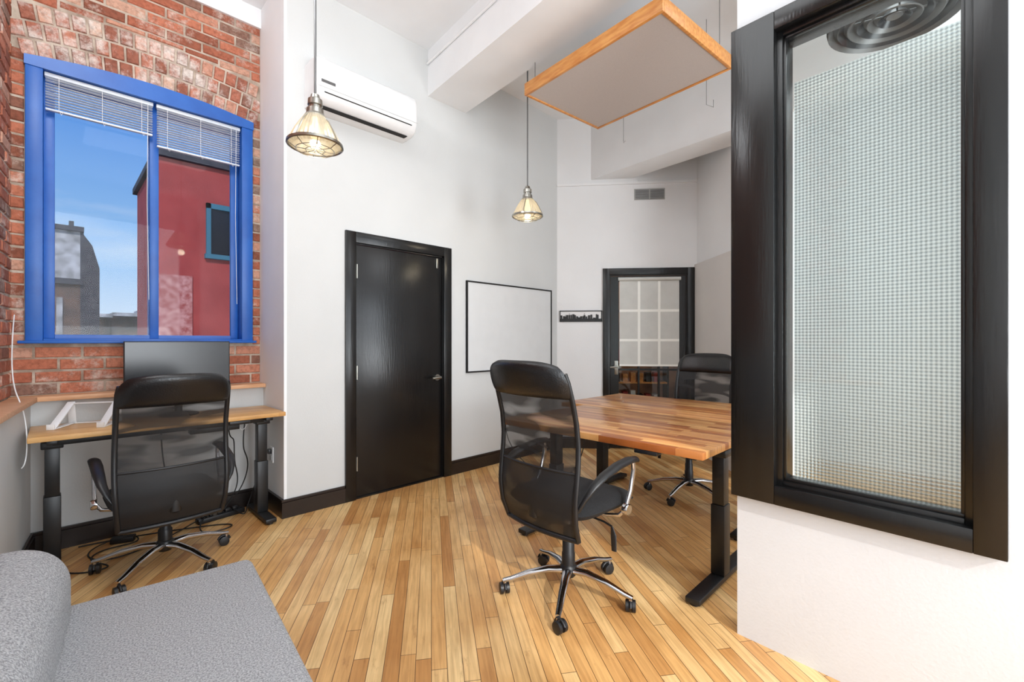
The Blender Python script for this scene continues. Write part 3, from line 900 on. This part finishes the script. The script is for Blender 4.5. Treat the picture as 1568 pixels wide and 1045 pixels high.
# ------------------------------------------------------------------ desks
def desk(name, loc, rz, L, D, top, tz, foot, inset, tth=0.028):
    b = B()
    b.box(-L / 2, L / 2, -D / 2, D / 2, tz - tth, tz, top, bev=0.004)
    zt = tz - tth
    for sg in (-1, 1):
        x = sg * (L / 2 - inset)
        b.box(x - 0.035, x + 0.035, -foot / 2, foot / 2, 0.012, 0.040, 'blackm', bev=0.005)
        for yy in (-foot / 2 + 0.03, foot / 2 - 0.03):
            b.lathe([(0.0, 0), (0.02, 0), (0.02, 0.013)], (x, yy, 0), 'plastic', seg=14)
        b.box(x - 0.035, x + 0.035, -0.04, 0.04, 0.04, 0.40, 'blackm', bev=0.004)
        b.box(x - 0.03, x + 0.03, -0.034, 0.034, 0.40, zt - 0.045, 'blackm', bev=0.003)
        b.box(x - 0.045, x + 0.045, -0.05, 0.05, zt - 0.07, zt - 0.03, 'blackm', bev=0.006)
        b.box(x - 0.022, x + 0.022, -D * 0.40, D * 0.40, zt - 0.028, zt - 0.001, 'blackm', bev=0.004)
    for yy in (-0.055, 0.055):
        b.box(-L / 2 + inset, L / 2 - inset, yy - 0.015, yy + 0.015, zt - 0.05, zt - 0.015, 'blackm', bev=0.003)
    b.box(0.1, 0.38, -0.04, 0.04, zt - 0.085, zt - 0.05, 'plastic', bev=0.004)
    b.box(L / 2 - 0.34, L / 2 - 0.22, -D / 2 + 0.0, -D / 2 + 0.05, zt - 0.02, zt - 0.001, 'plastic', bev=0.003)
    return b.build(name, loc=loc, rz=rz)
desk('standing_desk', (0.515, 3.57, 0), 0, 1.23, 0.46, 'birch', 0.76, 0.44, 0.09)
desk('standing_desk', (2.46, 1.472, 0), math.radians(-90), 1.285, 0.88, 'butcher', 0.755, 0.69, 0.09, 0.035)
desk('standing_desk', (3.345, 1.635, 0), math.radians(90), 1.41, 0.88, 'butcher', 0.755, 0.69, 0.10, 0.035)

b = B()
b.box(-0.285, 0.285, -0.012, 0.012, 0.0, 0.36, 'plastic', bev=0.004)
b.box(-0.279, 0.279, -0.0135, -0.011, 0.014, 0.354, 'screen')
b.box(-0.15, 0.15, 0.012, 0.04, 0.06, 0.28, 'plastic', bev=0.012)
b.tube([(0, 0.045, 0.18), (0, 0.05, 0.0), (0, 0.045, -0.12)], 0.022, 'blackm', seg=12)
b.lathe([(0.0, -0.118), (0.11, -0.118), (0.11, -0.128), (0.0, -0.128)], (0, 0.03, 0), 'blackm', seg=32)
b.build('computer_monitor', loc=(0.583, 3.68, 0.888))

b = B()
for sx in (-0.11, 0.11):
    b.box(sx - 0.018, sx + 0.018, -0.11, 0.11, 0.0, 0.006, 'white', bev=0.002)
    m = Matrix.Translation((sx, -0.105, 0.003)) @ Matrix.Rotation(math.radians(32), 4, 'X')
    b.box(-0.018, 0.018, 0, 0.235, -0.004, 0.004, 'white', bev=0.0015, mtx=m)
    m = Matrix.Translation((sx, 0.105, 0.003)) @ Matrix.Rotation(math.radians(97), 4, 'X')
    b.box(-0.018, 0.018, 0, 0.12, -0.004, 0.004, 'white', bev=0.0015, mtx=m)
    b.box(sx - 0.018, sx + 0.018, -0.115, -0.108, 0.0, 0.03, 'white', bev=0.002)
b.box(-0.11, 0.11, 0.09, 0.11, 0.0, 0.006, 'white', bev=0.002)
b.box(-0.11, 0.11, 0.075, 0.098, 0.118, 0.124, 'white', bev=0.002)
b.build('laptop_stand', loc=(0.13, 3.62, 0.7605), rz=math.radians(-25))

# ------------------------------------------------------------------ air conditioner
b = B()
prof = [(0, 0.0), (0, 0.325), (-0.15, 0.325), (-0.185, 0.317), (-0.212, 0.292), (-0.222, 0.24), (-0.224, 0.12), (-0.218, 0.075), (-0.20, 0.035), (-0.165, 0.008), (-0.12, 0.0)]
L = 0.82
sc = [(0.0, 0.94), (0.006, 0.975), (0.02, 1.0), (L - 0.02, 1.0), (L - 0.006, 0.975), (L, 0.94)]
vs = []; n = len(prof)
for (x, s) in sc:
    for (y, z) in prof: vs.append((x, y * s, 0.15 + (z - 0.15) * s))
fs = []
for i in range(len(sc) - 1):
    for j in range(n):
        k2 = (j + 1) % n
        fs.append((i * n + j, (i + 1) * n + j, (i + 1) * n + k2, i * n + k2))
fs.append(list(range(n))); fs.append([(len(sc) - 1) * n + j for j in range(n)][::-1])
b.add(vs, fs, 'white')
m = Matrix.Translation((0, -0.207, 0.052)) @ Matrix.Rotation(math.radians(52), 4, 'X')
b.box(0.06, L - 0.06, -0.002, 0.075, -0.006, -0.001, 'white', bev=0.001, mtx=m)
b.box(0.055, L - 0.055, -0.2195, -0.213, 0.066, 0.072, 'dark')
b.box(0.055, L - 0.055, -0.150, -0.10, -0.002, 0.002, 'dark')
b.box(0.03, 0.13, -0.2265, -0.223, 0.13, 0.15, 'greymetal')
b.box(0.0, L, -0.2245, -0.2235, 0.098, 0.100, 'vent')
b.build('wall_mounted_air_conditioner', loc=(1.285, YD - 0.001, 2.935), fixn=True)

# ------------------------------------------------------------------ pendants
def pendant(name, loc):
    b = B(); z0 = loc[2]
    top = CH - z0
    b.tube([(0, 0, 0.25), (0, 0, top - 0.02)], 0.006, 'greymetal', seg=10)
    b.lathe([(0.0, top - 0.045), (0.03, top - 0.04), (0.055, top - 0.02), (0.06, top)], (0, 0, 0), 'greymetal', seg=24)
    b.lathe([(0.008, 0.26), (0.02, 0.252), (0.024, 0.235), (0.034, 0.228), (0.036, 0.20), (0.030, 0.195), (0.030, 0.185), (0.040, 0.18), (0.043, 0.155), (0.050, 0.145), (0.052, 0.13)], (0, 0, 0), 'steel', seg=28)
    b.lathe([(0.046, 0.15), (0.055, 0.135), (0.075, 0.105), (0.095, 0.07), (0.112, 0.035), (0.122, 0.012), (0.125, 0.0)], (0, 0, 0), 'pshade', seg=72, rib=0.02)
    b.lathe([(0.125, 0.0), (0.105, -0.012), (0.06, -0.02), (0.0, -0.022)], (0, 0, 0), 'pshade', seg=72, rib=0.02)
    b.lathe([(0.124, 0.010), (0.133, 0.008), (0.134, -0.004), (0.128, -0.008), (0.122, 0.0)], (0, 0, 0), 'steel', seg=48)
    for i in range(4):
        a = i * math.pi / 2 + 0.5
        pts = [(0.052, 0.135), (0.08, 0.108), (0.10, 0.072), (0.118, 0.035), (0.131, 0.004)]
        b.tube([(r * math.cos(a), r * math.sin(a), z) for r, z in pts], 0.003, 'steel', seg=6)
    for rr in (0.09, 0.045):
        pts = [(rr * math.cos(q / 24 * 2 * math.pi), rr * math.sin(q / 24 * 2 * math.pi), -0.026) for q in range(25)]
        b.tube(pts, 0.0022, 'steel', seg=6)
    for i in range(4):
        a = i * math.pi / 4 + 0.5
        b.tube([(-0.13 * math.cos(a), -0.13 * math.sin(a), -0.002), (-0.09 * math.cos(a), -0.09 * math.sin(a), -0.026), (0.09 * math.cos(a), 0.09 * math.sin(a), -0.026), (0.13 * math.cos(a), 0.13 * math.sin(a), -0.002)], 0.0022, 'steel', seg=6)
    pr = [(0.0, 0.03), (0.018, 0.035), (0.028, 0.055), (0.026, 0.08), (0.014, 0.11), (0.014, 0.14)]
    b.lathe(pr, (0, 0, 0), 'bulb', seg=20)
    b.build(name, loc=loc, angle=20)
pendant('pendant_lamp', (0.926, 2.326, 2.235))
pendant('pendant_lamp', (2.85, 2.663, 2.315))

# ------------------------------------------------------------------ hanging acoustic panel
b = B()
hw, hl, fh, ft = 0.45, 0.61, 0.095, 0.022
b.box(-hw, -hw + ft, -hl, hl, 0, fh, 'oak', bev=0.003); b.box(hw - ft, hw, -hl, hl, 0, fh, 'oak', bev=0.003)
b.box(-hw + ft, hw - ft, -hl, -hl + ft, 0, fh, 'oak', bev=0.003); b.box(-hw + ft, hw - ft, hl - ft, hl, 0, fh, 'oak', bev=0.003)
b.box(-hw + ft, hw - ft, -hl + ft, hl - ft, 0.008, 0.06, 'panel')
for sx in (-1, 1):
    for sy in (-1, 1):
        x, y = sx * (hw - 0.05), sy * (hl - 0.07)
        b.tube([(x, y, 0.06), (x, y, CH - 3.19)], 0.0025, 'greymetal', seg=6)
        b.lathe([(0.0, fh + 0.012), (0.012, fh + 0.01), (0.012, 0.06)], (x, y, 0), 'steel', seg=12)
b.build('hanging_acoustic_panel', loc=(3.018, 1.838, 3.19), rz=math.radians(-5))
b = B()
b.tube([(3.75, 2.28, CH), (3.75, 2.28, 3.12)], 0.002, 'greymetal', seg=6)
b.tube([(3.75, 2.28, 3.13), (3.755, 2.28, 3.10), (3.765, 2.27, 3.12)], 0.002, 'greymetal', seg=6)
b.build('hanging_wire')
b = B()
b.tube([(3.72, 1.5, CH), (3.72, 1.5, 3.16), (3.76, 1.46, 3.14), (3.76, 1.46, 3.2)], 0.002, 'greymetal', seg=6)
b.build('hanging_wire')

# ------------------------------------------------------------------ wall items
b = B()
w, h, f = 1.26, 0.89, 0.014
b.box(0, w, -0.012, 0, 0, h, 'board')
b.box(0, f, -0.02, 0, 0, h, 'blackm'); b.box(w - f, w, -0.02, 0, 0, h, 'blackm'); b.box(f, w - f, -0.02, 0, 0, f, 'blackm'); b.box(f, w - f, -0.02, 0, h - f, h, 'blackm')
b.build('whiteboard', loc=(2.79, YD - 0.001, 0.943), smooth=False)

b = B()
w, h = 0.49, 0.13
b.box(0, w, -0.008, 0, 0, h, 'white')
b.box(0, 0.01, -0.016, 0, 0, h, 'blackm'); b.box(w - 0.01, w, -0.016, 0, 0, h, 'blackm'); b.box(0, w, -0.016, 0, 0, 0.035, 'blackm'); b.box(0, w, -0.016, 0, h - 0.01, h, 'blackm')
x = 0.012
while x < w - 0.04:
    bw = random.uniform(0.012, 0.03); hh = random.uniform(0.045, 0.088)
    b.box(x, x + bw, -0.014, -0.004, 0.03, hh, 'blackm')
    if random.random() < 0.3: b.box(x + bw / 2 - 0.002, x + bw / 2 + 0.002, -0.014, -0.004, hh, hh + 0.02, 'blackm')
    x += bw + random.choice([0, 0, 0.004, 0.008])
b.build('skyline_wall_sign', loc=onfar(0.03, 1.475, 0.001), rz=FR, smooth=False)

b = B()
w, h = 0.345, 0.13
b.box(0, w, -0.006, 0, 0, h, 'vent', bev=0.002)
for k0 in (0.012, w / 2 + 0.008):
    for i in range(7):
        b.box(k0, k0 + w / 2 - 0.02, -0.012, -0.005, 0.012 + i * 0.0155, 0.019 + i * 0.0155, 'greymetal')
b.build('air_vent', loc=onfar(0.885, 2.875, 0.001), rz=FR, smooth=False)

for (lc, rr) in (((3.25, YD - 0.001, 0.33), 0), ((1.142, 3.7, 0.35), math.radians(-90))):
    b = B()
    b.box(0, 0.075, -0.008, 0, 0, 0.115, 'white', bev=0.003)
    b.box(0.02, 0.055, -0.012, -0.006, 0.015, 0.05, 'vent', bev=0.002); b.box(0.02, 0.055, -0.03, -0.006, 0.065, 0.1, 'blackm', bev=0.003)
    b.build('power_outlet', loc=lc, rz=rr)

b = B()
b.box(-0.15, 0.15, -0.03, 0.03, 0, 0.035, 'plastic', bev=0.006)
for i in range(5):
    b.box(-0.125 + i * 0.05, -0.09 + i * 0.05, -0.015, 0.015, 0.035, 0.055, 'blackm', bev=0.003)
b.build('power_strip', loc=(0.83, 3.74, 0), rz=math.radians(10))
b = B()
b.box(-0.06, 0.06, -0.03, 0.03, 0, 0.035, 'plastic', bev=0.008)
b.build('power_adapter', loc=(0.30, 3.72, 0), rz=math.radians(-20))
def cable(name, pts, k='cord', r=0.004):
    cu = bpy.data.curves.new(name, 'CURVE'); cu.dimensions = '3D'; cu.bevel_depth = r; cu.bevel_resolution = 2
    sp = cu.splines.new('NURBS'); sp.points.add(len(pts) - 1)
    for i, p in enumerate(pts): sp.points[i].co = (*p, 1)
    sp.use_endpoint_u = True; sp.order_u = 4
    cu.materials.append(M[k])
    ob = bpy.data.objects.new(name, cu); S.collection.objects.link(ob)
cable('power_cable', [(0.36, 3.72, 0.02), (0.4, 3.6, 0.006), (0.2, 3.7, 0.006), (0.1, 3.5, 0.006), (0.3, 3.3, 0.006), (0.02, 3.35, 0.006), (-0.02, 3.6, 0.006)])
cable('power_cable', [(0.9, 3.74, 0.05), (0.95, 3.6, 0.006), (0.98, 3.75, 0.006), (1.05, 3.72, 0.2), (1.10, 3.7, 0.42)])
cable('power_cable', [(0.95, 3.62, 0.68), (0.93, 3.62, 0.5), (0.97, 3.66, 0.45), (1.0, 3.68, 0.3), (0.9, 3.7, 0.1), (0.8, 3.74, 0.05)])
cable('power_cable', [(0.86, 3.66, 0.70), (0.86, 3.68, 0.55), (0.92, 3.72, 0.60), (0.9, 3.74, 0.35), (0.97, 3.76, 0.2), (0.85, 3.75, 0.05)])
cable('power_cable', [(0.9, 3.6, 0.70), (0.92, 3.62, 0.58), (0.95, 3.62, 0.62), (0.98, 3.62, 0.70)], 'cordw', 0.003)
cable('power_cable', [(0.75, 3.74, 0.05), (0.6, 3.5, 0.006), (0.8, 3.45, 0.006), (0.9, 3.55, 0.006), (0.6, 3.68, 0.006), (0.3, 3.78, 0.006), (0.1, 3.8, 0.006)])
cable('power_cable', [(0.24, 3.73, 0.02), (0.1, 3.7, 0.006), (0.15, 3.4, 0.006), (0.4, 3.5, 0.006), (0.55, 3.62, 0.006), (0.7, 3.72, 0.03)])
cable('power_cable', [(0.5, 3.8, 0.70), (0.5, 3.82, 0.4), (0.55, 3.8, 0.1), (0.7, 3.78, 0.04)])
cable('power_cable', [(3.05, 2.2, 0.70), (3.0, 2.15, 0.4), (3.0, 2.3, 0.08), (3.1, 2.8, 0.006), (3.28, 3.38, 0.2), (3.288, 3.38, 0.4)])
cable('blind_cord', [(-0.165, 3.88, 1.4), (-0.17, 3.7, 1.2), (-0.16, 3.6, 1.0), (-0.13, 3.55, 0.935), (-0.1, 3.5, 0.80), (-0.1, 3.40, 0.62), (-0.12, 3.42, 0.6)], 'cordw', 0.003)

# ------------------------------------------------------------------ sofa
b = B()
b.box(0.02, 0.79, -1.68, -0.02, 0.07, 0.27, 'fabric', 0.02, 3)
b.box(0.27, 0.80, -1.69, -0.01, 0.27, 0.435, 'fabric', 0.032, 5)
b.box(0.0, 0.31, -1.72, 0.03, 0.10, 0.65, 'fabric', 0.125, 10)
for (x, y) in ((0.08, -1.6), (0.72, -1.6), (0.08, -0.1), (0.72, -0.1)):
    b.tube([(x, y, 0.0), (x, y, 0.08)], [0.018, 0.026], 'blackm', seg=14)
b.build('sofa', loc=(-0.265, 2.02, 0), rz=math.radians(-5.8), angle=60)

# ------------------------------------------------------------------ lights & world
def area(name, loc, tgt, sx, sy, power, col=(1, 1, 1)):
    l = bpy.data.lights.new(name, 'AREA'); l.shape = 'RECTANGLE'; l.size = sx; l.size_y = sy; l.energy = power; l.color = col
    o = bpy.data.objects.new(name, l); o.location = loc
    o.rotation_euler = (Vector(tgt) - Vector(loc)).to_track_quat('-Z', 'Y').to_euler()
    S.collection.objects.link(o); return o
cool = (0.92, 0.965, 1.0)
area('fill_light_south', (0.75, -1.95, 2.0), (1.2, 3.5, 2.2), 1.7, 2.5, 84, cool)  # fill lamp added behind the camera, set at the back wall opening
area('fill_light_south_upper', (0.75, -1.8, 1.0), (1.4, 2.2, 3.85), 1.6, 1.2, 56, cool)  # upward fill added to brighten the ceiling
area('fill_light_east', (3.15, -1.95, 2.0), (3.2, 3.0, 1.8), 1.3, 2.2, 46, cool)  # unseen fill added for the table area and next room
area('fill_light_east_upper', (3.2, -1.8, 1.0), (3.6, 2.0, 3.85), 1.3, 1.2, 34, cool)  # second upward fill, added for the ceiling above the table
area('fill_light_overhead', (0.9, 0.9, 3.75), (0.9, 0.9, 0), 1.3, 1.6, 20, cool)  # added overhead fill without a fixture, above the view
area('fill_light_alcove', (0.0, 2.35, 3.7), (1.14, 3.7, 1.9), 0.6, 0.6, 22, cool)  # out-of-view fill added to brighten the column side and brick
area('fill_light_table', (3.3, 0.0, 3.7), (3.4, 0.6, 0), 1.0, 1.0, 16, cool)  # fill added behind the partition, with no fixture
for nm, p, e in (('pendant_bulb_light', (0.926, 2.326, 2.17), 1.5), ('pendant_bulb_light_far', (2.85, 2.663, 2.25), 2)):
    l = bpy.data.lights.new(nm, 'POINT'); l.energy = e; l.color = (1, 0.85, 0.62); l.shadow_soft_size = 0.03
    o = bpy.data.objects.new(nm, l); o.location = p; S.collection.objects.link(o)
h = onfar(F0 + 0.4, 2.3, -0.6)
l = bpy.data.lights.new('hallway_fill', 'POINT'); l.energy = 30; l.shadow_soft_size = 0.1; l.color = (1, 0.88, 0.72)  # unseen fill lamp added behind the far door
o = bpy.data.objects.new('hallway_fill', l); o.location = h; S.collection.objects.link(o)
l = bpy.data.lights.new('sun', 'SUN'); l.energy = 2.0; l.angle = 0.02; l.color = (1, 0.96, 0.9)
o = bpy.data.objects.new('sun', l); o.rotation_euler = Vector((0.35, 0.8, -0.6)).to_track_quat('-Z', 'Y').to_euler(); o.location = (0, -5, 10); S.collection.objects.link(o)

w = bpy.data.worlds.new('sky'); S.world = w; w.use_nodes = True
nt = w.node_tree; nt.nodes.clear()
out = N(nt, 'ShaderNodeOutputWorld'); bg = N(nt, 'ShaderNodeBackground'); nt.links.new(bg.outputs[0], out.inputs[0])
tc = N(nt, 'ShaderNodeTexCoord'); sx = N(nt, 'ShaderNodeSeparateXYZ'); nt.links.new(tc.outputs['Generated'], sx.inputs[0])
rp = N(nt, 'ShaderNodeValToRGB'); nt.links.new(sx.outputs['Z'], rp.inputs[0])
e = rp.color_ramp.elements
e[0].position = 0.0; e[0].color = lin((215, 228, 242)); e[1].position = 0.9; e[1].color = lin((40, 100, 200))
q = e.new(0.14); q.color = lin((150, 194, 238)); q = e.new(0.42); q.color = lin((64, 134, 224))
mp = N(nt, 'ShaderNodeMapping'); mp.inputs['Scale'].default_value = (1.5, 1.5, 7); nt.links.new(tc.outputs['Generated'], mp.inputs[0])
nz = N(nt, 'ShaderNodeTexNoise'); nz.inputs['Scale'].default_value = 1.6; nz.inputs['Detail'].default_value = 7; nt.links.new(mp.outputs[0], nz.inputs['Vector'])
cr = N(nt, 'ShaderNodeValToRGB'); cr.color_ramp.elements[0].position = 0.52; cr.color_ramp.elements[1].position = 0.82; nt.links.new(nz.outputs['Fac'], cr.inputs[0])
mx = N(nt, 'ShaderNodeMixRGB'); mx.inputs[2].default_value = lin((228, 236, 246)); nt.links.new(cr.outputs[0], mx.inputs[0]); nt.links.new(rp.outputs[0], mx.inputs[1])
nt.links.new(mx.outputs[0], bg.inputs[0]); bg.inputs[1].default_value = 1.0

# ------------------------------------------------------------------ camera
cd = bpy.data.cameras.new('camera'); cd.sensor_width = 36; cd.lens = 36 * 700 / 1568; cd.clip_start = 0.02
co = bpy.data.objects.new('camera', cd); co.location = (0, 0, 1.25); co.rotation_euler = (math.radians(90), 0, math.radians(-45))
S.collection.objects.link(co); S.camera = co
